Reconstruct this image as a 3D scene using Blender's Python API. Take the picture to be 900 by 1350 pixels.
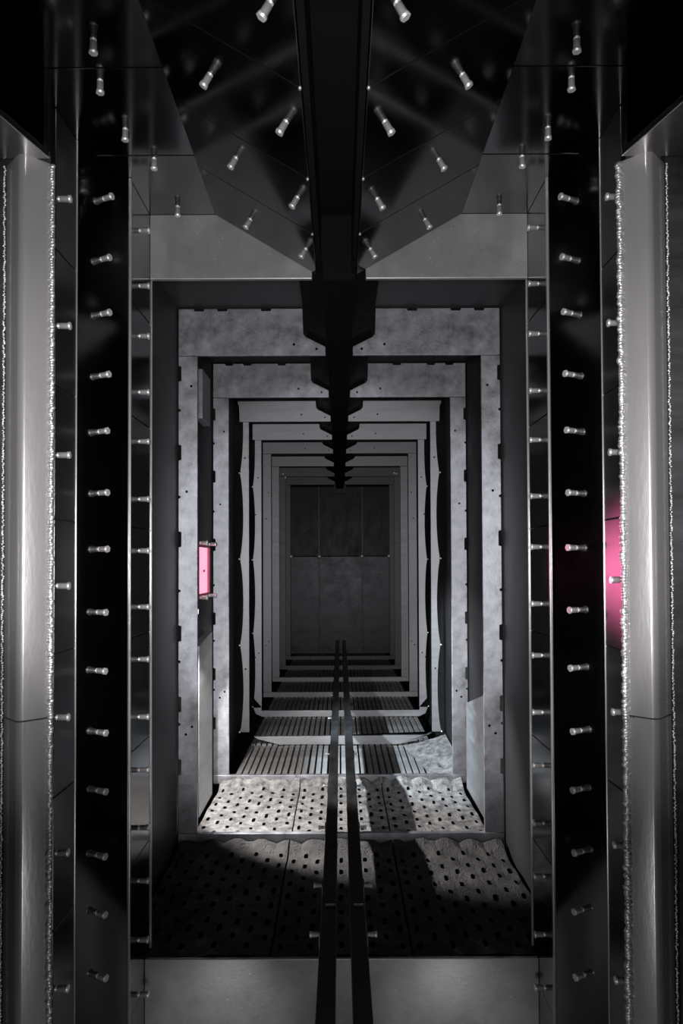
import bpy, bmesh, math, random
from mathutils import Vector, Matrix
random.seed(7)
sc = bpy.context.scene
for o in list(bpy.data.objects):
    bpy.data.objects.remove(o)
COL = sc.collection

# ------------------------------------------------------------------ units
U = 1.0 / 450.0            # one working unit (about 2.2 mm) in metres
FL = -366.0                # floor height below the eye, in working units
CE = 340.0                 # ceiling height above the eye


def W(x, h, d):
    """x to the right, h above the eye, d along the tunnel -> world metres"""
    return Vector((x * U, d * U, (h - FL) * U))


# ------------------------------------------------------------------ camera, world, lights, exposure
F = 900.0
PITCH, ROLL = math.radians(1.1), math.radians(0.23)
cd = bpy.data.cameras.new('camera')
cam = bpy.data.objects.new('camera', cd)
COL.objects.link(cam)
cd.sensor_fit = 'VERTICAL'
cd.sensor_height = 36.0
cd.lens = 24.0
cd.shift_y = 52.0 / 1350.0
cd.shift_x = 2.0 / 1350.0
cd.clip_start = 0.01
cam.location = W(0, 0, 0)
cam.matrix_world = Matrix.Translation(W(0, 0, 0)) @ Matrix.Rotation(PITCH + math.pi / 2, 4, 'X') @ Matrix.Rotation(-ROLL, 4, 'Z')
sc.camera = cam

world = bpy.data.worlds.new('world')
sc.world = world
world.use_nodes = True
world.node_tree.nodes['Background'].inputs[0].default_value = (0.92, 0.93, 1.0, 1)
world.node_tree.nodes['Background'].inputs[1].default_value = 0.02

sc.view_settings.view_transform = 'Standard'
sc.view_settings.look = 'None'
sc.view_settings.exposure = 0.15
sc.view_settings.gamma = 1.0


def spot(name, loc, target, power, cone, blend=0.6, radius=0.03, color=(1, 1, 1)):
    l = bpy.data.lights.new(name, 'SPOT')
    l.energy = power
    l.spot_size = math.radians(cone)
    l.spot_blend = blend
    l.shadow_soft_size = radius
    l.color = color
    o = bpy.data.objects.new(name, l)
    COL.objects.link(o)
    o.location = W(*loc)
    o.rotation_euler = (W(*target) - W(*loc)).to_track_quat('-Z', 'Y').to_euler()
    return o


def area(name, loc, target, power, sx, sy, color=(1, 1, 1), spread=180):
    l = bpy.data.lights.new(name, 'AREA')
    l.shape = 'RECTANGLE'
    l.size, l.size_y = sx, sy
    l.energy = power
    l.color = color
    l.spread = math.radians(spread)
    o = bpy.data.objects.new(name, l)
    COL.objects.link(o)
    o.location = W(*loc)
    o.rotation_euler = (W(*target) - W(*loc)).to_track_quat('-Z', 'Y').to_euler()
    return o


COOL = (0.93, 0.95, 1.0)
# the photographer's torch beside the lens: a wide flood and tighter hot beams
spot('torch_flood', (0, 10, 0), (0, 165, 900), 44.0, 66, 0.25, 0.03, (1.0, 0.985, 0.985))
spot('post_fill', (-20, 10, 0), (-225, 20, 470), 22.0, 46, 0.7, 0.03, (1.0, 0.985, 0.985))  # added fill aimed at the left post, no torch of its own
spot('post_fill', (20, 10, 0), (225, 20, 470), 22.0, 46, 0.7, 0.03, (1.0, 0.985, 0.985))  # same added fill for the right post
spot('torch_beam', (0, 10, 0), (0, -8, 900), 52.0, 33.5, 0.3, 0.03, COOL)
spot('torch_core', (0, 10, 0), (0, 0, 900), 5.0, 20, 0.9, 0.03, COOL)
# low lamp on the ground in front of the riser
spot('ground_lamp', (0, -378, 130), (0, -395, 641), 4.6, 122, 0.9, 0.04, (1.0, 0.985, 0.985))
spot('riser_fill', (-112, -425, 490), (-122, -445, 641), 0.9, 76, 1.0, 0.02, (1.0, 0.985, 0.985))  # added spot for the left pool of light on the riser
spot('riser_fill', (112, -425, 490), (108, -445, 641), 0.9, 76, 1.0, 0.02, (1.0, 0.985, 0.985))  # added spot for the right pool of light on the riser
# lamps in the first two bays, out of sight behind the frames
spot('bay_lamp', (-197, -100, 930), (70, -366, 1110), 36.0, 100, 0.3, 0.010, (1.0, 0.97, 0.95))
spot('bay_fill_right', (199, -150, 930), (-205, -240, 1110), 24.0, 50, 0.8, 0.012, (1.0, 0.94, 0.88))  # added spot to brighten the left wall plate from the right
spot('second_bay_lamp', (-194, -100, 1172), (195, -300, 1290), 58.0, 75, 0.5, 0.012, (0.72, 0.87, 1.0))
# pink inspection lamp in the left wall, shining across at the right-hand wall
spot('inspection_light', (-207, -8, 1046), (209, -4, 497), 75.0, 10.5, 1.0, 0.02, (1.0, 0.17, 0.40))

# ------------------------------------------------------------------ materials


def nt_new(name):
    m = bpy.data.materials.new(name)
    m.use_nodes = True
    nt = m.node_tree
    return m, nt, nt.nodes['Principled BSDF']


def steel(name, col, rough, metal=1.0, mottle=0.25, scale=8.0, stretch=(1, 1, 1), bump=0.05, bscale=120.0, rvar=0.12, speck=0.0):
    m, nt, b = nt_new(name)
    N, L = nt.nodes, nt.links
    tc = N.new('ShaderNodeTexCoord')
    mp = N.new('ShaderNodeMapping')
    mp.inputs['Scale'].default_value = stretch
    L.new(tc.outputs['Object'], mp.inputs['Vector'])
    n1 = N.new('ShaderNodeTexNoise')
    n1.inputs['Scale'].default_value = scale
    n1.inputs['Detail'].default_value = 8
    n1.inputs['Roughness'].default_value = 0.65
    L.new(mp.outputs[0], n1.inputs['Vector'])
    ramp = N.new('ShaderNodeMapRange')
    ramp.inputs['From Min'].default_value = 0.3
    ramp.inputs['From Max'].default_value = 0.7
    ramp.inputs['To Min'].default_value = 1 - mottle
    ramp.inputs['To Max'].default_value = 1 + mottle
    L.new(n1.outputs['Fac'], ramp.inputs['Value'])
    mul = N.new('ShaderNodeMix')
    mul.data_type = 'RGBA'
    mul.blend_type = 'MULTIPLY'
    mul.inputs['Factor'].default_value = 1
    mul.inputs['A'].default_value = (*col, 1)
    L.new(ramp.outputs[0], mul.inputs['B'])
    out = mul.outputs['Result']
    if speck:
        v = N.new('ShaderNodeTexVoronoi')
        v.inputs['Scale'].default_value = 55
        L.new(tc.outputs['Object'], v.inputs['Vector'])
        lt = N.new('ShaderNodeMath')
        lt.operation = 'LESS_THAN'
        lt.inputs[1].default_value = 0.07
        L.new(v.outputs['Distance'], lt.inputs[0])
        sp = N.new('ShaderNodeMix')
        sp.data_type = 'RGBA'
        L.new(lt.outputs[0], sp.inputs['Factor'])
        L.new(out, sp.inputs['A'])
        sp.inputs['B'].default_value = (speck, speck, speck, 1)
        out = sp.outputs['Result']
    L.new(out, b.inputs['Base Color'])
    rr = N.new('ShaderNodeMapRange')
    rr.inputs['From Min'].default_value = 0.3
    rr.inputs['From Max'].default_value = 0.7
    rr.inputs['To Min'].default_value = max(0.05, rough - rvar)
    rr.inputs['To Max'].default_value = min(1, rough + rvar)
    L.new(n1.outputs['Fac'], rr.inputs['Value'])
    L.new(rr.outputs[0], b.inputs['Roughness'])
    b.inputs['Metallic'].default_value = metal
    if bump:
        n2 = N.new('ShaderNodeTexNoise')
        n2.inputs['Scale'].default_value = bscale
        n2.inputs['Detail'].default_value = 5
        L.new(mp.outputs[0], n2.inputs['Vector'])
        bp = N.new('ShaderNodeBump')
        bp.inputs['Strength'].default_value = bump
        bp.inputs['Distance'].default_value = 0.012 if bump >= 0.9 else 0.004
        L.new(n2.outputs['Fac'], bp.inputs['Height'])
        L.new(bp.outputs[0], b.inputs['Normal'])
    return m


def flat(name, col, rough=0.5, metal=0.0, emit=None, power=0.0):
    m, nt, b = nt_new(name)
    b.inputs['Base Color'].default_value = (*col, 1)
    b.inputs['Roughness'].default_value = rough
    b.inputs['Metallic'].default_value = metal
    if emit:
        b.inputs['Emission Color'].default_value = (*emit, 1)
        b.inputs['Emission Strength'].default_value = power
    return m


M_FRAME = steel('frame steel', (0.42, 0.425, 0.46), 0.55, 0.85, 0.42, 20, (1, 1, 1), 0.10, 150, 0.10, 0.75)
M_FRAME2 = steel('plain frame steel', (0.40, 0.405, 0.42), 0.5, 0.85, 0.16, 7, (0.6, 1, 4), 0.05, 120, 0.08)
M_FRAME3 = steel('dimmed frame steel', (0.25, 0.252, 0.262), 0.5, 0.85, 0.2, 7, (0.6, 1, 4), 0.05, 120, 0.08)  # frame steel darkened in colour for the light fading down the tunnel
M_FRAME4 = steel('dimmed dark steel', (0.11, 0.11, 0.116), 0.5, 0.8, 0.3, 7, (0.6, 1, 4), 0.05, 120, 0.08)  # deepest frames' dimness put into the colour; also the dark side plate
M_DARK = steel('dark polished sheet', (0.12, 0.118, 0.122), 0.13, 1.0, 0.12, 6, (1, 1, 0.4), 0.008, 80, 0.03)
M_CHAM = steel('mirror dark sheet', (0.27, 0.266, 0.27), 0.12, 1.0, 0.12, 6, (1, 1, 0.4), 0.004, 80, 0.03)
M_STRIP = steel('outer strip sheet', (0.11, 0.108, 0.11), 0.36, 1.0, 0.12, 6, (1, 1, 0.4), 0, 80, 0.04)
M_SOFF = steel('soffit sheet', (0.4, 0.39, 0.4), 0.24, 1.0, 0.1, 6, (1, 1, 1), 0.01, 80, 0.04)
M_BLACK = steel('black shell sheet', (0.018, 0.017, 0.018), 0.6, 0.0, 0.3, 8, (1, 1, 0.5), 0.05, 80, 0.06)  # near-black sheet for walls and ceiling beyond the first frame
M_WALL = steel('tunnel wall sheet', (0.065, 0.065, 0.07), 0.5, 0.35, 0.18, 6, (1, 1, 0.5), 0.03, 80, 0.06)
M_POST = steel('brushed post steel', (0.42, 0.41, 0.415), 0.30, 0.55, 0.08, 5, (1, 1, 0.25), 0.05, 160, 0.05)
M_HEADER = steel('header plate steel', (0.42, 0.412, 0.42), 0.42, 0.6, 0.2, 6, (1, 1, 1), 0.05, 140, 0.06, 0.7)
M_WELD = steel('weld metal', (0.72, 0.71, 0.72), 0.45, 0.8, 0.2, 90, (1, 1, 1), 0.3, 300, 0.12)
M_STUD = steel('stud steel', (1.0, 0.99, 0.98), 0.42, 0.7, 0.04, 60, (1, 1, 1), 0.0, 100, 0.05)
M_KEEL = steel('black scaled keel', (0.006, 0.005, 0.0055), 0.7, 0.0, 0.3, 12, (1, 1, 1), 0.1, 90, 0.1)
M_RAIL = steel('dark rail steel', (0.09, 0.09, 0.092), 0.42, 0.9, 0.3, 20, (1, 0.3, 1), 0.06, 120, 0.1)
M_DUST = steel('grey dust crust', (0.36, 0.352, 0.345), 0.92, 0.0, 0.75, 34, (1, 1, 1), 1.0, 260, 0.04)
M_BACKU = steel('dark back sheet', (0.022, 0.022, 0.023), 0.45, 0.7, 0.95, 7, (1.6, 1, 0.8), 0.2, 40, 0.16)  # upper row of back sheets, darker than the lower row
M_DUST2 = steel('shaded dust crust', (0.13, 0.126, 0.124), 0.92, 0.0, 0.45, 14, (1, 1, 1), 0.9, 230, 0.04)  # dust of the front floor, its lack of light put into the colour
M_GRATE = steel('dusty grate bar', (0.27, 0.262, 0.255), 0.7, 0.35, 0.35, 25, (1, 1, 1), 0.3, 200, 0.08)
M_BACK = steel('stained back sheet', (0.058, 0.057, 0.061), 0.42, 0.8, 0.85, 5, (1, 1, 1.4), 0.15, 40, 0.16)
M_PIT = flat('recess black', (0.006, 0.0055, 0.006), 0.95)  # shade inside holes, slots and gaps, put in as black colour
M_PIT.node_tree.nodes['Principled BSDF'].inputs['Specular IOR Level'].default_value = 0.1
M_PINK = flat('pink lit glass', (0.9, 0.35, 0.5), 0.2, 0.0, (1.0, 0.42, 0.60), 0.85)
M_PINKFR = flat('red bracket', (0.35, 0.03, 0.08), 0.4, 0.3)
M_LAMP = flat('lamp lens', (0.9, 0.9, 0.88), 0.3, 0.0, (1, 0.95, 0.9), 3.0)

for _m in (M_BLACK, M_KEEL, M_WALL, M_DUST, M_DUST2):
    _m.node_tree.nodes['Principled BSDF'].inputs['Specular IOR Level'].default_value = 0.12

# ------------------------------------------------------------------ helpers


def tag(o, label=None, cat=None, group=None, kind=None):
    if label: o['label'] = label
    if cat: o['category'] = cat
    if group: o['group'] = group
    if kind: o['kind'] = kind
    return o


def thing(name, label, cat, at, group=None):
    o = bpy.data.objects.new(name, None)
    o.empty_display_size = 0.05
    COL.objects.link(o)
    o.location = W(*at)
    return tag(o, label, cat, group)


def wloc(o):
    v = Vector((0, 0, 0))
    while o:
        v = v + o.location
        o = o.parent
    return v


def build(name, bm, mat, parent=None, at=None, smooth=False, bevel=0.0):
    """bm is in working units (x, h, d); becomes one mesh with its origin at `at` or its own centre"""
    vs = [W(v.co.x, v.co.y, v.co.z) for v in bm.verts]
    if at is None:
        lo = Vector([min(v[i] for v in vs) for i in range(3)])
        hi = Vector([max(v[i] for v in vs) for i in range(3)])
        org = (lo + hi) / 2
        org.z = lo.z
    else:
        org = W(*at)
    for v, w in zip(bm.verts, vs):
        v.co = w - org
    bmesh.ops.recalc_face_normals(bm, faces=bm.faces[:])
    me = bpy.data.meshes.new(name)
    bm.to_mesh(me)
    bm.free()
    me.materials.append(mat)
    if smooth:
        for p in me.polygons: p.use_smooth = True
    o = bpy.data.objects.new(name, me)
    COL.objects.link(o)
    if parent:
        o.parent = parent
        o.location = org - wloc(parent)
    else:
        o.location = org
    if bevel:
        md = o.modifiers.new('bevel', 'BEVEL')
        md.width = bevel * U
        md.segments = 2
        md.limit_method = 'ANGLE'
        md.angle_limit = math.radians(40)
    return o


def BM():
    return bmesh.new()


def box(bm, x0, x1, h0, h1, d0, d1):
    v = [bm.verts.new((x, h, d)) for x in (x0, x1) for h in (h0, h1) for d in (d0, d1)]
    for q in ((0, 1, 3, 2), (4, 6, 7, 5), (0, 4, 5, 1), (2, 3, 7, 6), (0, 2, 6, 4), (1, 5, 7, 3)):
        bm.faces.new([v[i] for i in q])
    return bm


def prism(bm, pts, a, b, axis='d'):
    """extrude a polygon; axis d: pts=(x,h); axis h: pts=(x,d)"""
    def mk(p, t):
        return (p[0], p[1], t) if axis == 'd' else (p[0], t, p[1])
    A = [bm.verts.new(mk(p, a)) for p in pts]
    B = [bm.verts.new(mk(p, b)) for p in pts]
    bm.faces.new(A)
    bm.faces.new(B)
    n = len(pts)
    for i in range(n):
        j = (i + 1) % n
        bm.faces.new((A[i], A[j], B[j], B[i]))
    return bm


def lathe(bm, prof, n=14, M=Matrix.Identity(4)):
    """prof = list of (radius, z); in local space, then M"""
    rings = []
    for r, z in prof:
        rings.append([bm.verts.new(M @ Vector((r * math.cos(2 * math.pi * k / n), r * math.sin(2 * math.pi * k / n), z))) for k in range(n)])
    for a, b in zip(rings, rings[1:]):
        for k in range(n):
            j = (k + 1) % n
            bm.faces.new((a[k], a[j], b[j], b[k]))
    bm.faces.new(rings[0][::-1])
    bm.faces.new(rings[-1])
    return bm


# ---- the shared stud mesh: neck, ring groove, threaded barrel, hexagonal cap
def stud_mesh():
    bm = BM()
    lathe(bm, [(2.1, -0.4), (2.1, 0.5), (1.5, 0.7), (1.5, 1.4), (2.3, 1.6), (2.3, 7.0), (2.4, 7.1), (2.4, 9.0), (2.1, 9.5)], 14)
    lathe(bm, [(3.0, 7.4), (3.0, 9.2)], 6)
    for v in bm.verts:
        v.co *= U
    bmesh.ops.recalc_face_normals(bm, faces=bm.faces[:])
    me = bpy.data.meshes.new('stud')
    bm.to_mesh(me)
    bm.free()
    me.materials.append(M_STUD)
    for p in me.polygons: p.use_smooth = p.area < 1 and abs(p.normal.z) < 0.2
    return me


STUD = stud_mesh()


def stud(parent, base, n, scale=1.0, name='stud'):
    """base = working-unit point, n = direction in (x, h, d)"""
    o = bpy.data.objects.new(name, STUD)
    COL.objects.link(o)
    o.parent = parent
    o.location = W(*base) - wloc(parent)
    nv = Vector((n[0], n[2], n[1])).normalized()
    o.rotation_euler = nv.to_track_quat('Z', 'Y').to_euler()
    o.scale = (scale,) * 3
    o.rotation_euler.rotate_axis('Z', random.uniform(0, 6.28))
    return o


# ray through a pixel of the 900x1350 frame, in working units
def ray(px, py):
    sx, sy = (px - 450.0 + 2.0), -(py - 675.0 - 52.0)
    # camera shift: principal point sits 52 px lower and 2 px to the left of centre
    v = Vector((sx, sy, -F))
    R = (Matrix.Rotation(PITCH + math.pi / 2, 3, 'X') @ Matrix.Rotation(-ROLL, 3, 'Z'))
    w = R @ v
    return Vector((w.x, w.z, w.y))          # x, h, d


def hit(px, py, p0, n):
    r = ray(px, py)
    p0, n = Vector(p0), Vector(n)
    return r * (p0.dot(n) / r.dot(n))


# ------------------------------------------------------------------ tunnel shell (the setting)
DA, DS, NF = 900.0, 247.5, 8
DBACK = DA + DS * NF - 60
XW = 215.0
WL = {}
for side, s in (('left', -1), ('right', 1)):
    bm = BM()
    box(bm, s * XW, s * (XW + 6), FL - 39, CE + 1.5, 906, DBACK + 2.5)
    w = build('wall_' + side, bm, M_BLACK, at=(s * XW, FL, 661))
    w['kind'] = 'structure'
    bm = BM()
    box(bm, s * XW, s * (XW + 6), FL - 39, CE + 1.5, 662, 905)
    build('wall_sheet', bm, M_WALL, w)
    WL[s] = w
bm = BM()
box(bm, -XW - 6, XW + 6, CE + 2, CE + 8, 906, DBACK + 6)
ceiling = build('ceiling', bm, M_BLACK, at=(0, CE, 661))
ceiling['kind'] = 'structure'
bm = BM()
box(bm, -XW - 6, XW + 6, CE + 2, CE + 8, 662, 905)
build('ceiling_sheet', bm, M_WALL, ceiling)
bm = BM()
box(bm, -XW - 6, XW + 6, FL - 46, FL - 40, 648, DBACK + 6)
floor = build('floor', bm, M_PIT, at=(0, FL - 46, 648))
floor['kind'] = 'structure'

# back wall: three columns by two rows of stained sheets, bolted seam across
bm = BM()
box(bm, -XW, XW, FL - 40, CE + 2, DBACK + 3, DBACK + 8)
wall_back = build('wall_back', bm, M_PIT, at=(0, FL, DBACK + 3))
wall_back['kind'] = 'structure'
xs = [-205, -86, 92, 205]
for i in range(3):
    for h0, h1 in ((FL, 33), (35, 322)):
        bm = BM()
        box(bm, xs[i] + 1.5, xs[i + 1] - 1.5, h0, h1, DBACK - 1 - (2 if i == 1 else 0), DBACK + 3)
        build('panel', bm, M_BACK if h0 < 0 else M_BACKU, wall_back, bevel=0.8)
for x in xs:
    bm = BM()
    box(bm, x - 3, x + 3, FL, 322, DBACK - 5, DBACK - 1)
    build('seam_strip', bm, M_BACK, wall_back, bevel=0.8)
    bm = BM()
    lathe(bm, [(10, 0), (10, 4), (6, 8), (1, 9)], 12, Matrix.Translation((x * 0.985, 34, DBACK - 5)) @ Matrix.Rotation(math.pi, 4, 'X'))
    build('bolt', bm, M_STUD, wall_back, smooth=True)

# ------------------------------------------------------------------ front chamber walls
LOW = -560.0
X1, D1, D1B = 183.0, 594.0, 661.0      # inner strip
X2, D2, D2B = 209.0, 478.0, 540.0      # outer strip
DR = 641.0                              # riser


def h_at(py, d):
    r = ray(448, py)
    return r.y / r.z * d


SEAM1 = [h_at(y, D1) for y in (1345, 1145, 993, 841, 693, 545, 393)]
SEAM2 = [h_at(y, D2B) for y in (1190, 1028, 852, 687, 523, 357)]
LIN = {
    -1: dict(inner=[303, 376, 442, 516, 581, 657, 725, 799, 868, 944, 1014, 1090, 1160, 1238, 1310],
             outer=[259, 427, 598, 771, 945, 1124, 1304],
             cham=[(137, 262), (134, 342), (134, 414), (133, 495), (131, 569), (131, 650), (131, 724), (129, 807), (128, 884), (129, 965), (129, 1042), (128, 1127), (128, 1203), (129, 1286)]),
    1: dict(inner=[301, 375, 441, 516, 581, 655, 722, 797, 865, 940, 1010, 1086, 1156, 1233, 1303],
            outer=[259, 426, 597, 766, 941, 1117, 1296],
            cham=[(749, 262), (751, 341), (753, 413), (755, 494), (757, 568), (759, 650), (759, 722), (761, 804), (762, 880), (765, 963), (765, 1040), (767, 1122), (767, 1199), (769, 1285)]),
}
for s in (-1, 1):
    w = WL[s]
    # inner strip of stacked sheets
    ps = []
    hs = [LOW] + SEAM1 + [CE]
    for a, b in zip(hs, hs[1:]):
        bm = BM()
        box(bm, s * X1, s * (X1 + 4), a + 0.35, b - 0.35, D1 + 1, D1B)
        ps.append((a, b, build('lining_sheet', bm, M_DARK, w, bevel=0.5)))
    for y in LIN[s]['inner']:
        h = h_at(y, 622)
        p = [q for a, b, q in ps if a <= h < b][0]
        stud(p, (s * X1, h, 622), (-s, 0, 0))
    # bright folded lips on both ends of the strip
    for d, wd in ((D1, 2.0), (D1B, 2.6)):
        bm = BM()
        box(bm, s * (X1 - 1.2), s * (X1 - 1.2 + wd), LOW, CE if d == D1 else 277, d - 1.5, d + 1.5)
        build('folded_lip', bm, M_POST, w, bevel=0.6)
    # angled dark sheet between the strips
    bm = BM()
    prism(bm, [(s * X1, D1), (s * X2, D2B), (s * (X2 + 3.6), D2B + 1.8), (s * (X1 + 3.6), D1 + 1.8)], LOW, CE, 'h')
    ch = build('angled_sheet', bm, M_CHAM, w)
    n = Vector((-s * (D1 - D2B), 0, -(X2 - X1))).normalized()
    for px, py in LIN[s]['cham']:
        p = hit(px, py, (s * X1, 0, D1), n)
        stud(ch, p, n)
    # outer strip
    ps = []
    hs = [LOW] + SEAM2 + [CE]
    for a, b in zip(hs, hs[1:]):
        bm = BM()
        box(bm, s * X2, s * (X2 + 4), a + 0.4, b - 0.4, D2 + 22, D2B - 0.5)
        ps.append((a, b, build('lining_sheet', bm, M_STRIP, w, bevel=0.5)))
    for y in LIN[s]['outer']:
        h = h_at(y, 503)
        p = [q for a, b, q in ps if a <= h < b][0]
        stud(p, (s * X2, h, 505), (-s, 0, 0))
    bm = BM()
    box(bm, s * (X2 - 0.8), s * (X2 + 0.8), LOW, CE, D2B - 1, D2B + 0.6)
    build('folded_lip', bm, M_POST, w, bevel=0.4)
    # plate beside the post
    bm = BM()
    box(bm, s * 234, s * 330, LOW, CE, 484, 490)
    build('side_plate', bm, M_FRAME4, w)
    bm = BM()
    box(bm, s * 330, s * 336, LOW, CE, 180, 490)
    build('side_plate', bm, M_DARK, w)
    # return behind the inner strip
    bm = BM()
    box(bm, s * (X1 + 4), s * (XW + 6), LOW, CE, D1B - 4, D1B)
    build('return_plate', bm, M_WALL, w)

# near ceiling sheets with studs
CD = [180, 330, 460, 560, D1B]
CS = {-1: [(123, 52), (132, 106), (165, 170), (203, 209), (234, 272)],
      1: [(760, 50), (753, 102), (722, 168), (688, 206), (658, 270)]}
csh = []
for s in (-1, 1):
    for a, b in zip(CD, CD[1:]):
        bm = BM()
        xo = 336
        if a >= D2B:
            xo = X2 + 6
        box(bm, s * 100, s * xo, CE, CE + 4, a + 0.4, b - 0.4)
        csh.append((s, a, b, build('ceiling_sheet', bm, M_DARK, ceiling, bevel=0.4)))
    for px, py in CS[s]:
        p = hit(px, py, (0, CE, 0), (0, 1, 0))
        q = [o for ss, a, b, o in csh if ss == s and a <= p.z < b][0]
        stud(q, p, (0, -1, 0))

# header face above the tunnel mouth
for s in (-1, 1):
    bm = BM()
    pts = [(s * X1, CE), (s * X1, 277), (s * 26, 277), (s * 26, CE)]
    prism(bm, pts, D1B - 5, D1B)
    tag(build('header_plate', bm, M_HEADER, bevel=0.6),
        ('left' if s < 0 else 'right') + ' half of the grey header plate above the tunnel mouth', 'header plate')

# riser across the tunnel foot
bm = BM()
box(bm, -X1, X1, LOW, FL, DR, DR + 4)
tag(build('riser_plate', bm, M_HEADER, bevel=0.8), 'plain grey riser plate across the bottom of the picture under the rails', 'riser plate')

# ------------------------------------------------------------------ central V-shaped baffle with studs
VD = [180, 300, 397, 492, 575, D1B - 5]
VT = (120.0, CE)
VB = {-1: (22.0, 281.0), 1: (17.5, 281.0)}
VS = {-1: [(356, 3), (277, 98), (377, 160), (311, 208), (392, 260), (330, 289), (403, 328)],
      1: [(523, 3), (609, 98), (507, 160), (578, 210), (497, 262), (560, 289), (488, 328)]}
for s in (-1, 1):
    xb, hb = VB[s]
    t = thing('baffle', ('left' if s < 0 else 'right') + ' sloping studded steel face of the V-shaped baffle hung under the ceiling', 'baffle', (s * xb, hb, 180), 'sloping baffle faces')
    psv = []
    sl = Vector((VT[0] - xb, VT[1] - hb)).normalized()
    nn = Vector((sl.y, -sl.x))       # outward and down for the +x side
    for a, b in zip(VD, VD[1:]):
        bm = BM()
        o = -nn * 4
        prism(bm, [(s * xb, hb), (s * VT[0], VT[1]), (s * (VT[0] + o.x), VT[1] + o.y), (s * (xb + o.x), hb + o.y)], a + 0.35, b - 0.35)
        psv.append((a, b, build('baffle_sheet', bm, M_DARK, t, bevel=0.5)))
    bm = BM()
    box(bm, s * (xb - 5), s * xb - s * 1.0, hb + 1, CE, 180, D1B - 5)
    build('inner_web', bm, M_KEEL, t)
    n = Vector((s * nn.x, nn.y, 0))
    for px, py in VS[s]:
        p = hit(px, py, (s * xb, hb, 0), n)
        q = [o for a, b, o in psv if a <= p.z < b][0]
        stud(q, p, n)
    for d in VD[1:-1]:
        bm = BM()
        o = nn * 0.3
        i2 = nn * -1.5
        prism(bm, [(s * (xb + o.x), hb + o.y), (s * (VT[0] + o.x), VT[1] + o.y), (s * (VT[0] + i2.x), VT[1] + i2.y), (s * (xb + i2.x), hb + i2.y)], d - 0.18, d + 0.18)
        build('joint_glint', bm, M_SOFF, t)  # pale strip added for the glint along the sheet edges
    # small welds at the sheet corners
    for d in VD[1:-1]:
        bm = BM()
        lathe(bm, [(0.4, -1.4), (1.1, -0.6), (1.1, 0.6), (0.4, 1.4)], 8, Matrix.Translation((s * (xb + 0.5), hb - 0.3, d)))
        build('tack_weld', bm, M_WELD, t, smooth=True)
bm = BM()
box(bm, -100, 100, CE + 1, CE + 6, 180, D1B)
build('slot_top', bm, M_PIT, ceiling)

# dark keel running down the middle of the ceiling
t = thing('keel', 'black keel beam running along the middle of the tunnel ceiling', 'beam', (0, 280, D1B))
def keel_prof(b):
    return [(-43, CE + 1), (-43, b + 31), (-15.5, b + 18), (-15.5, b + 2), (15.5, b + 2), (15.5, b + 18), (43, b + 31), (43, CE + 1)]
bm = BM()
rings = []
IN_TOP = [277, 282, 293, 301, 308, 308, 308, 308]
for d, b in [(D1B, 276)] + [(DA + DS * i - 1, IN_TOP[i]) for i in range(8)] + [(DBACK - 20, 318)]:
    bb = min(b, CE - 31)
    rings.append([bm.verts.new((x, min(h, CE + 1), d)) for x, h in keel_prof(bb)])
for a, b in zip(rings, rings[1:]):
    for k in range(8):
        j = (k + 1) % 8
        bm.faces.new((a[k], a[j], b[j], b[k]))
bm.faces.new(rings[0])
bm.faces.new(rings[-1])
build('keel_body', bm, M_KEEL, t)
bm = BM()
prism(bm, [(-28, 318), (-12, 360 - 20), (14, 360 - 20), (30, 318), (24, 290), (-22, 290)], DBACK - 18, DBACK - 6)
build('end_bracket', bm, M_WALL, t, bevel=1)

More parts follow.
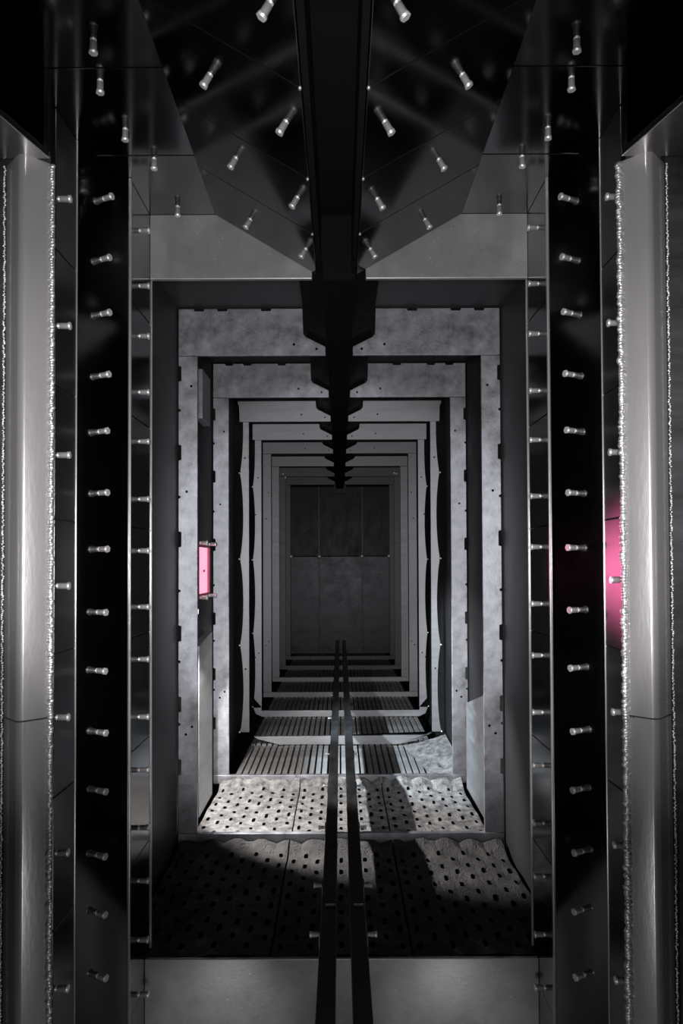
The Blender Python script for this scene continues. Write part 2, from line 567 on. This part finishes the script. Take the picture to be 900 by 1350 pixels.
# ------------------------------------------------------------------ the eight nested frames
ORD = ['first and largest', 'second', 'third', 'fourth', 'fifth', 'sixth', 'seventh', 'last and smallest']
DESC = ['with mottled faces and notched outer edges', 'with a tall mottled top band and slotted edges', 'with wavy outer edges', 'with gently wavy edges and rounded lower corners',
        'of plain narrow bands', 'of dim narrow bands', 'of dark narrow bands', 'against the dark back wall']
OUT = [213, 213, 205, 210, 213, 213, 213, 213]
INN = [188, 187, 186, 189, 190, 190, 190, 191]
NOTCH = [490, 595, 710, 834, 927, 1009]
for i in range(NF):
    d = DA + DS * i
    xo, xi, hi = OUT[i], INN[i], IN_TOP[i]
    t = thing('tunnel_frame', f'{ORD[i]} nested steel frame from the camera, {DESC[i]}', 'frame', (0, FL, d), 'nested tunnel frames')
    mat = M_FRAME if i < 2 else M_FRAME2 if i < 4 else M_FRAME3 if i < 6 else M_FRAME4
    ht = CE if i != 2 else 336
    sill_t = FL + 15
    for s in (-1, 1):
        # side flange, outline with notches or waves on the outer edge
        bot = sill_t if i not in (2,) else FL + 26
        ptsO = []
        if i < 2:
            for y in NOTCH[::-1]:
                yy = 744 + (y - 744) * 1.0
                hc = (744 - yy) * 1.0
                ln = 10.5
                ptsO += [(xo, hc - ln), (xo - 3.6, hc - ln + 1), (xo - 3.6, hc + ln - 1), (xo, hc + ln)]
                hd = hc + 56
                if hd < hi - 10:
                    ptsO += [(xo, hd - 2), (xo - 2.6, hd - 1), (xo - 2.6, hd + 1), (xo, hd + 2)]
            topo = [(xo, hi)]
        elif i in (2, 3):
            n = 64
            amp = 7.5 if i == 2 else 6
            for k in range(n + 1):
                h = bot + (hi - bot) * k / n
                ph = ((h - 12) / 176.0) % 1.0
                ptsO.append((xo - amp * (math.sin(math.pi * ph)) ** 0.6, h))
            topo = []
        else:
            topo = [(xo, bot), (xo, hi)]
        if i < 2:
            ptsO = [(xo, bot)] + ptsO
        pts = [(xi, bot)] + ptsO + topo + [(xi, hi)]
        if i == 3:
            pts = [(xi, bot + 10)] + [p for p in ptsO if p[1] > bot + 22] + [(xi, hi)]
        bm = BM()
        prism(bm, [(s * x, h) for x, h in pts], d, d + 5)
        build('side_flange', bm, mat, t, bevel=0.5 if i not in (2, 3) else 0)
        # top flange half with stepped inner end and slots on its upper edge
        pts = [(xo, hi + 0.6), (xo, ht)]
        if i < 2:
            for xc in (186, 155, 97):
                pts += [(xc + 7, ht), (xc + 6, ht - 3), (xc - 6, ht - 3), (xc - 7, ht)]
        pts += [(48.5, ht), (47.5, hi + 29), (44, hi + 25)]
        pts += [(18, hi + 12), (18, hi + 0.6)]
        if i == 2:
            pts[1:2] = [(xo + 1, ht - 10), (xo + 4, ht - 4), (xo + 3, ht)]
        bm = BM()
        prism(bm, [(s * x, h) for x, h in pts], d - (0.6 if i == 2 else 0), d + 5)
        build('top_flange', bm, mat, t, bevel=0.5)
        # small plugged holes
        if i < 5:
            for x, h in ((xi + 8, hi - 40 - 17 * i), (60 + 9 * i, hi + 15), (xi + 14, hi - 180), (xi + 7, -212), (xi + 15, -222), (30, hi + 9)):
                bm = BM()
                lathe(bm, [(1.7, 0), (1.7, 0.9), (1.1, 1.2)], 10, Matrix.Translation((s * x, h, d + 0.3)) @ Matrix.Rotation(math.pi, 4, 'X'))
                build('plug', bm, M_PIT, t)
        if i in (2, 3):
            for k in range(-2, 2):
                h = 12 + 176 * k
                bm = BM()
                lathe(bm, [(1.8, -1), (1.8, 1.5), (1, 2)], 8, Matrix.Translation((s * (xo + 0.5), h, d)) @ Matrix.Rotation(math.pi, 4, 'X'))
                build('bolt', bm, M_STUD, t, smooth=True)
    # sill
    xs_ = xo
    pts = [(-xs_, FL + 1), (-xs_, sill_t), (xs_, sill_t), (xs_, FL + 1)]
    if i == 2:
        pts = [(-125, FL + 1), (-168, FL + 12), (-176, FL + 17), (176, FL + 19), (182, FL + 22), (150, FL + 8), (118, FL + 1)]
    if i == 3:
        pts = [(-188, FL + 2), (-203, FL + 9), (-209, FL + 24), (-189, FL + 24), (-189, sill_t + 2), (189, sill_t + 2), (189, FL + 24), (209, FL + 24), (203, FL + 9), (188, FL + 2)]
    bm = BM()
    prism(bm, pts, d - 1.5, d + 6)
    build('sill', bm, mat, t, bevel=0.7)
    if i == 6:
        for x, h in ((-198, 318), (-190, 305), (190, 320), (199, 318)):
            bm = BM()
            lathe(bm, [(5, 0), (5, 4), (2.5, 6)], 10, Matrix.Translation((x, h, d)) @ Matrix.Rotation(math.pi, 4, 'X'))
            build('bolt', bm, M_STUD, t, smooth=True)

# ------------------------------------------------------------------ corner posts with weld beads


def weld_bead(x, d, h0, h1, r, seed, parent, face=-1, pitch=3.6):
    rnd = random.Random(seed)
    bm = BM()
    h = h0
    while h < h1:
        rr = r * rnd.uniform(0.55, 1.45)
        M = Matrix.Translation((x + rnd.uniform(-0.5, 0.5), h, d)) @ Matrix.Rotation(rnd.uniform(0.3, 0.9), 4, 'Z') @ Matrix.Diagonal((rr, r * rnd.uniform(0.7, 1.2), r * 0.85, 1))
        bmesh.ops.create_icosphere(bm, subdivisions=1, radius=1, matrix=M)
        h += pitch * rnd.uniform(0.6, 1.2) * 0.55
    return build('weld_bead', bm, M_WELD, parent, smooth=True)


HP = h_at(207, 471)
for s, xc in ((-1, -218.5), (1, 214.5)):
    nm = 'left' if s < 0 else 'right'
    t = thing('corner_post', f'rounded bright steel corner post with rough weld beads at the {nm} edge of the picture', 'post', (xc, LOW, 480), 'welded corner posts')
    # rounded front profile: two flats meeting in a soft nose
    prof = []
    hw, dep, rn = 17.0, 13.0, 6.5
    prof.append((-hw, 480))
    ang = math.atan2(dep, hw)
    n = 10
    th0 = math.pi / 2 - ang
    cy = 480 - dep
    a0 = math.pi / 2 + (math.pi / 2 - ang) * 0 + ang
    # nose arc centred behind the apex
    cx, cz = 0.0, 466 + rn
    half = math.radians(26)
    nose = [(cx + rn * math.sin(-half + 2 * half * k / n), cz - rn * math.cos(-half + 2 * half * k / n)) for k in range(n + 1)]
    prof += nose + [(hw, 480)]
    prof = [(xc + x, z) for x, z in prof]
    joint = h_at(948, 470)
    for a, b in ((LOW, joint - 0.5), (joint + 0.5, HP)):
        bm = BM()
        prism(bm, prof, a, b, 'h')
        o = build('post_shell', bm, M_POST, t, smooth=False)
        for p in o.data.polygons:
            p.use_smooth = abs(p.normal.z) < 0.3
        md = o.modifiers.new('split', 'EDGE_SPLIT')
        md.split_angle = math.radians(35)
    bm = BM()
    h = joint
    rnd = random.Random(5 + s)
    for k in range(26):
        f = k / 25
        x = -hw + 2 * hw * f
        z = 480 - (480 - 466) * (1 - abs(x) / hw) - 0.2
        M = Matrix.Translation((xc + x, h + rnd.uniform(-0.25, 0.25) + s * 1.2 * (f - 0.5), z)) @ Matrix.Diagonal((1.0, 0.75, 0.7, 1))
        bmesh.ops.create_icosphere(bm, subdivisions=1, radius=1, matrix=M)
    build('cross_weld', bm, M_WALL, t, smooth=True)
    weld_bead(xc - s * 16.6, 476.5, -400, HP - 2, 2.1 if s < 0 else 2.5, 3 + s, t)
    weld_bead(xc + s * 17.0, 476.5, -400, HP - 2, 0.95, 13 + s, t, pitch=2.6)
    # soffit plate the post runs up to
    bm = BM()
    xi = abs(xc) - 17
    prism(bm, [(s * xi, 470), (s * (xi + 13), 421), (s * (xi + 50), 290), (s * 330, 290), (s * 330, 472), (s * xi, 472)], HP, HP + 5, 'h')
    tag(build('soffit_plate', bm, M_SOFF, bevel=0.8), f'steel soffit plate over the top of the {nm} corner post', 'soffit plate')
    bm = BM()
    prism(bm, [(s * (xi + 2), 472), (s * (xi + 2), 466), (s * 330, 466), (s * 330, 472)], HP + 5, CE, 'h')
    build('soffit_web', bm, M_DARK, WL[s])

# ------------------------------------------------------------------ perforated dusty floor plates


def perf_plate(x0, x1, d0, d1, seed, parent, mat, amp):
    """staggered slots, each a real hole with a raised rim; far end rises in scallops"""
    rnd = random.Random(seed)
    P = 31.0
    cw = P / 2
    nx = max(1, round((x1 - x0) / cw))
    cwx = (x1 - x0) / nx
    q = P / 4
    bm = BM()

    def hgt(x, d):
        e = d1 - d
        flute = abs(math.cos(math.pi * x / 34.0))
        up = 0
        if e < 34:
            tt = 1 - e / 34.0
            up = tt * tt * (3 - 2 * tt) * (2.5 + 6 * flute ** 0.7) * amp
        return FL + up + 1.3 * math.sin(x * .05 + d * .03) + 0.8 * math.sin(d * 0.11 + x * .21)
    cache = {}

    def V(x, d, dh=0.0):
        k = (round(x, 2), round(d, 2), round(dh, 2))
        if k not in cache:
            cache[k] = bm.verts.new((x, hgt(x, d) + dh, d))
        return cache[k]
    rows = int((d1 - d0) / q)
    q = (d1 - d0) / rows
    for i in range(nx):
        xa = x0 + i * cwx
        xb = xa + cwx
        xm = (xa + xb) / 2
        k = 0
        col = round((xa) / cwx)
        off = 0 if col % 2 == 0 else 2
        # leading fill
        while k < rows:
            if k < off or k + 4 > rows or d1 - (d0 + (k + 4) * q) < 14:
                V4 = [V(xa, d0 + k * q), V(xm, d0 + k * q), V(xb, d0 + k * q), V(xb, d0 + (k + 1) * q), V(xm, d0 + (k + 1) * q), V(xa, d0 + (k + 1) * q)]
                bm.faces.new((V4[0], V4[1], V4[4], V4[5]))
                bm.faces.new((V4[1], V4[2], V4[3], V4[4]))
                k += 1
                continue
            da = d0 + k * q
            ring = []
            for j in range(0, 5): ring.append(V(xa, da + j * q))
            ring.append(V(xm, da + 4 * q))
            for j in range(4, -1, -1): ring.append(V(xb, da + j * q))
            ring.append(V(xm, da))
            dm = da + 2 * q
            sw, sl = 2.5 * rnd.uniform(.85, 1.1), 6.3 * rnd.uniform(.85, 1.1)
            hole = [(-sw, -sl * .75), (-sw, -sl * .4), (-sw, 0), (-sw, sl * .4), (-sw * .8, sl * .8), (0, sl), (sw * .8, sl * .8), (sw, sl * .4), (sw, 0), (sw, -sl * .4), (sw, -sl * .75), (0, -sl)]
            top = [bm.verts.new((xm + x, hgt(xm + x, dm + z) + 0.9, dm + z)) for x, z in hole]
            low = [bm.verts.new((xm + x * .8, FL - 9, dm + z * .8)) for x, z in hole]
            n = 12
            for j in range(n):
                m = (j + 1) % n
                bm.faces.new((ring[j], ring[m], top[m], top[j]))
                bm.faces.new((top[j], top[m], low[m], low[j])).material_index = 1
            k += 4
    o = build('plate', bm, mat, parent)
    o.data.materials.append(M_PIT)
    return o


XP = [-188, -67, 67, 188]
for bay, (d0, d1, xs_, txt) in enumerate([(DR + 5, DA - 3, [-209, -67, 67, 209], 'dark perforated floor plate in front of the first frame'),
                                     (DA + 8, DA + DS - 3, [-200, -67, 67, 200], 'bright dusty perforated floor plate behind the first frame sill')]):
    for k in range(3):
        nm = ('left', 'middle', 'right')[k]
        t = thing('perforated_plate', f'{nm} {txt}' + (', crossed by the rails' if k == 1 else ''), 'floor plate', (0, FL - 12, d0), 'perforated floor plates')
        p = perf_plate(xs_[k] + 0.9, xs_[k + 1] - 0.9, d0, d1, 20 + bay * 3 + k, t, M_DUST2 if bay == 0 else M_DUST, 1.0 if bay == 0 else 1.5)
        bm = BM()
        box(bm, xs_[k] + 6, xs_[k + 1] - 6, FL - 40, FL - 10, d1 - 12, d1 - 6)
        box(bm, xs_[k] + 6, xs_[k + 1] - 6, FL - 40, FL - 10, d0 + 4, d0 + 10)
        build('bearer', bm, M_PIT, t)

# ------------------------------------------------------------------ slotted grates of the deeper bays
bar_me = None
for bay in range(1, 8):
    d0 = DA + DS * bay + 7
    d1 = DA + DS * (bay + 1) - 3 if bay < 7 else DBACK - 6
    t = thing('floor_grate', f'dusty slotted floor grate behind the {["", "second", "third", "fourth", "fifth", "sixth", "seventh", "last"][bay]} frame sill', 'floor grate', (0, FL - 12, d0), 'slotted floor grates')
    pitch = 11.6
    nbar = 32
    x_first = -pitch * (nbar - 1) / 2
    joined = None if bay < 4 else BM()
    src = None
    for k in range(nbar):
        x = x_first + k * pitch + random.uniform(-.5, .5)
        if joined is None:
            if src is None:
                bm = BM()
                box(bm, x - 4.3, x + 4.3, FL - 9, FL, d0 + 2, d1 - 2)
                src = build('grate_bar', bm, M_GRATE, t, bevel=0.8)
                x_src = x
            else:
                o = src.copy()
                COL.objects.link(o)
                o.location.x = src.location.x + (x - x_src) * U
                o.location.z = src.location.z + random.uniform(-1.2, 1.0) * U
        else:
            box(joined, x - 4.3, x + 4.3, FL - 9 + random.uniform(-1, 1), FL, d0 + 2, d1 - 2)
    if joined:
        build('grate_bars', joined, M_GRATE, t)['kind'] = 'stuff'
    bm = BM()
    box(bm, -200, 200, FL - 22, FL - 9.6, d0 + 14, d0 + 22)
    box(bm, -200, 200, FL - 22, FL - 9.6, d1 - 22, d1 - 14)
    build('bearer', bm, M_PIT, t)

# dust bank in the right-hand corner of the second bay, with a dent
bm = BM()
d0, d1 = DA + DS + 8, DA + 2 * DS - 10
nx, nd = 26, 34
g = []
for a in range(nx + 1):
    row = []
    for b in range(nd + 1):
        fx, fd = a / nx, b / nd
        x = 143 + 12 * math.sin(fd * 3.0) * 0 + fx * 68 - (1 - fx) * 0 + (1 - fx) * (18 - 36 * fd)
        d = d0 + (d1 - d0) * fd
        h = FL + 1 + 22 * fx ** 1.4 * (0.6 + .4 * fd) + 0.7 * math.sin(x * .6) * math.sin(d * .4)
        r2 = ((x - 186) / 11) ** 2 + ((d - (d0 + 82)) / 20) ** 2
        h -= 13 * math.exp(-r2 * 1.6)
        row.append(bm.verts.new((x, h, d)))
    g.append(row)
for a in range(nx):
    for b in range(nd):
        bm.faces.new((g[a][b], g[a + 1][b], g[a + 1][b + 1], g[a][b + 1]))
tag(build('dust_bank', bm, M_DUST, smooth=True), 'pale dust bank with a dent in the right corner behind the second frame', 'dust', kind='stuff')

# ------------------------------------------------------------------ two rails down the middle
RH = -290.0
for nm, x0, x1 in (('left', -17.0, -4.0), ('right', 7.0, 20.0)):
    t = thing('floor_rail', f'{nm} of the two dark rails running down the middle of the floor', 'rail', ((x0 + x1) / 2, RH - 14, 300), 'floor rails')
    bm = BM()
    prism(bm, [(x0, RH), (x1, RH), (x1, RH - 12), (x1 - 2, RH - 12), (x1 - 2, RH - 2), (x0 + 2, RH - 2), (x0 + 2, RH - 12), (x0, RH - 12)], 250, DA + DS * 7 - 4)
    build('bar', bm, M_RAIL, t, bevel=0.5)
    s = -1 if nm == 'left' else 1
    xo = x0 if s < 0 else x1
    for i in range(0, 7):
        d = DA + DS * i
        bm = BM()
        box(bm, x0 + 2.5, x1 - 2.5, FL + 14, RH - 2, d, d + 5)
        build('bracket', bm, M_RAIL, t)
    # bracket foot on the riser
    bm = BM()
    box(bm, x0 + 2.5, x1 - 2.5, FL, RH - 2, DR + 1, DR + 4)
    build('bracket', bm, M_RAIL, t)
    for d in (556, 640, 780, 925, 1080, 1330, 1560):
        bm = BM()
        box(bm, xo, xo + s * 1.2, RH - 17, RH - 4, d - 5, d + 5)
        build('clip_plate', bm, M_RAIL, t)
        stud(t, (xo + s * 1.2, RH - 8, d), (s, 0, 0), 0.8 if d < 800 else 0.6, 'clip_bolt')
    for d in (568, 572):
        bm = BM()
    bm = BM()
    lathe(bm, [(1.2, -4), (1.2, 4)], 10, Matrix.Translation(((x0 + x1) / 2 + 1, RH + 1, 585)) @ Matrix.Rotation(math.pi / 2, 4, 'Y'))
    build('pin', bm, M_STUD, t, smooth=True)

# ------------------------------------------------------------------ fittings in the first bay
# pink inspection window, left wall
t = thing('inspection_window', 'pink glowing inspection window on the left wall behind the first frame', 'window', (-XW, -48, 1046))
bm = BM()
box(bm, -XW, -XW + 5, -44, 28, 1004, 1082)
build('glass', bm, M_PINK, t, bevel=1)
bm = BM()
for a, b, c, e in ((-49, -43, 998, 1090), (27, 33, 998, 1090), (-44, 28, 998, 1005), (-44, 28, 1081, 1090)):
    box(bm, -XW, -XW + 8, a, b, c, e)
build('window_frame', bm, M_PINKFR, t)
for h in (33, -48):
    for d in (1010, 1080):
        stud(t, (-XW + 8, h, d), (1, 0, 0), 1.25, 'frame_stud')
bm = BM()
lathe(bm, [(2, 0), (2, 2)], 10, Matrix.Translation((-XW + 5, -9, 1050)) @ Matrix.Rotation(math.pi / 2, 4, 'Y'))
build('stain', bm, M_PINKFR, t)

# wall plates
def wall_plate(s, h0, h1, d0, d1, mat, label, slant=0):
    bm = BM()
    pts = [(d0, h0), (d1, h0), (d1, h1), (d0, h1 - slant)]
    A = [bm.verts.new((s * (XW - 12), h, d)) for d, h in pts]
    B = [bm.verts.new((s * XW, h, d)) for d, h in pts]
    bm.faces.new(A); bm.faces.new(B)
    for k in range(4):
        j = (k + 1) % 4
        bm.faces.new((A[k], A[j], B[j], B[k]))
    return tag(build('access_plate', bm, mat, bevel=1), label, 'access plate')
wall_plate(-1, 218, 292, 1010, 1070, M_FRAME2, 'small grey plate high on the left wall behind the first frame')
wall_plate(-1, FL + 4, -105, 985, 1085, M_FRAME2, 'tall pale plate low on the left wall under the pink window', 12)
wall_plate(1, FL + 4, -225, 935, 1110, M_FRAME2, 'pale plate with a sloping top low on the right wall behind the first frame', -50)

# lamps that light the bays, fixed to the back of the frames
for x, h, d, txt in ((-197, -62, 912, 'small work lamp clipped behind the left side of the first frame'),
                     (-198, -102, 1160, 'small work lamp clipped behind the left side of the second frame')):
    t = thing('work_lamp', txt, 'lamp', (x, h, d), 'bay work lamps')
    bm = BM()
    box(bm, x - 7, x + 5, h - 7, h + 7, d - 7, d + 8)
    build('lamp_body', bm, M_KEEL, t, bevel=1.5)
    bm = BM()
    lathe(bm, [(5, 0), (5, 1.5), (4, 2.2)], 14, Matrix.Translation((x + 5, h, d)) @ Matrix.Rotation(math.pi / 2, 4, 'Y'))
    build('lens', bm, M_LAMP, t)
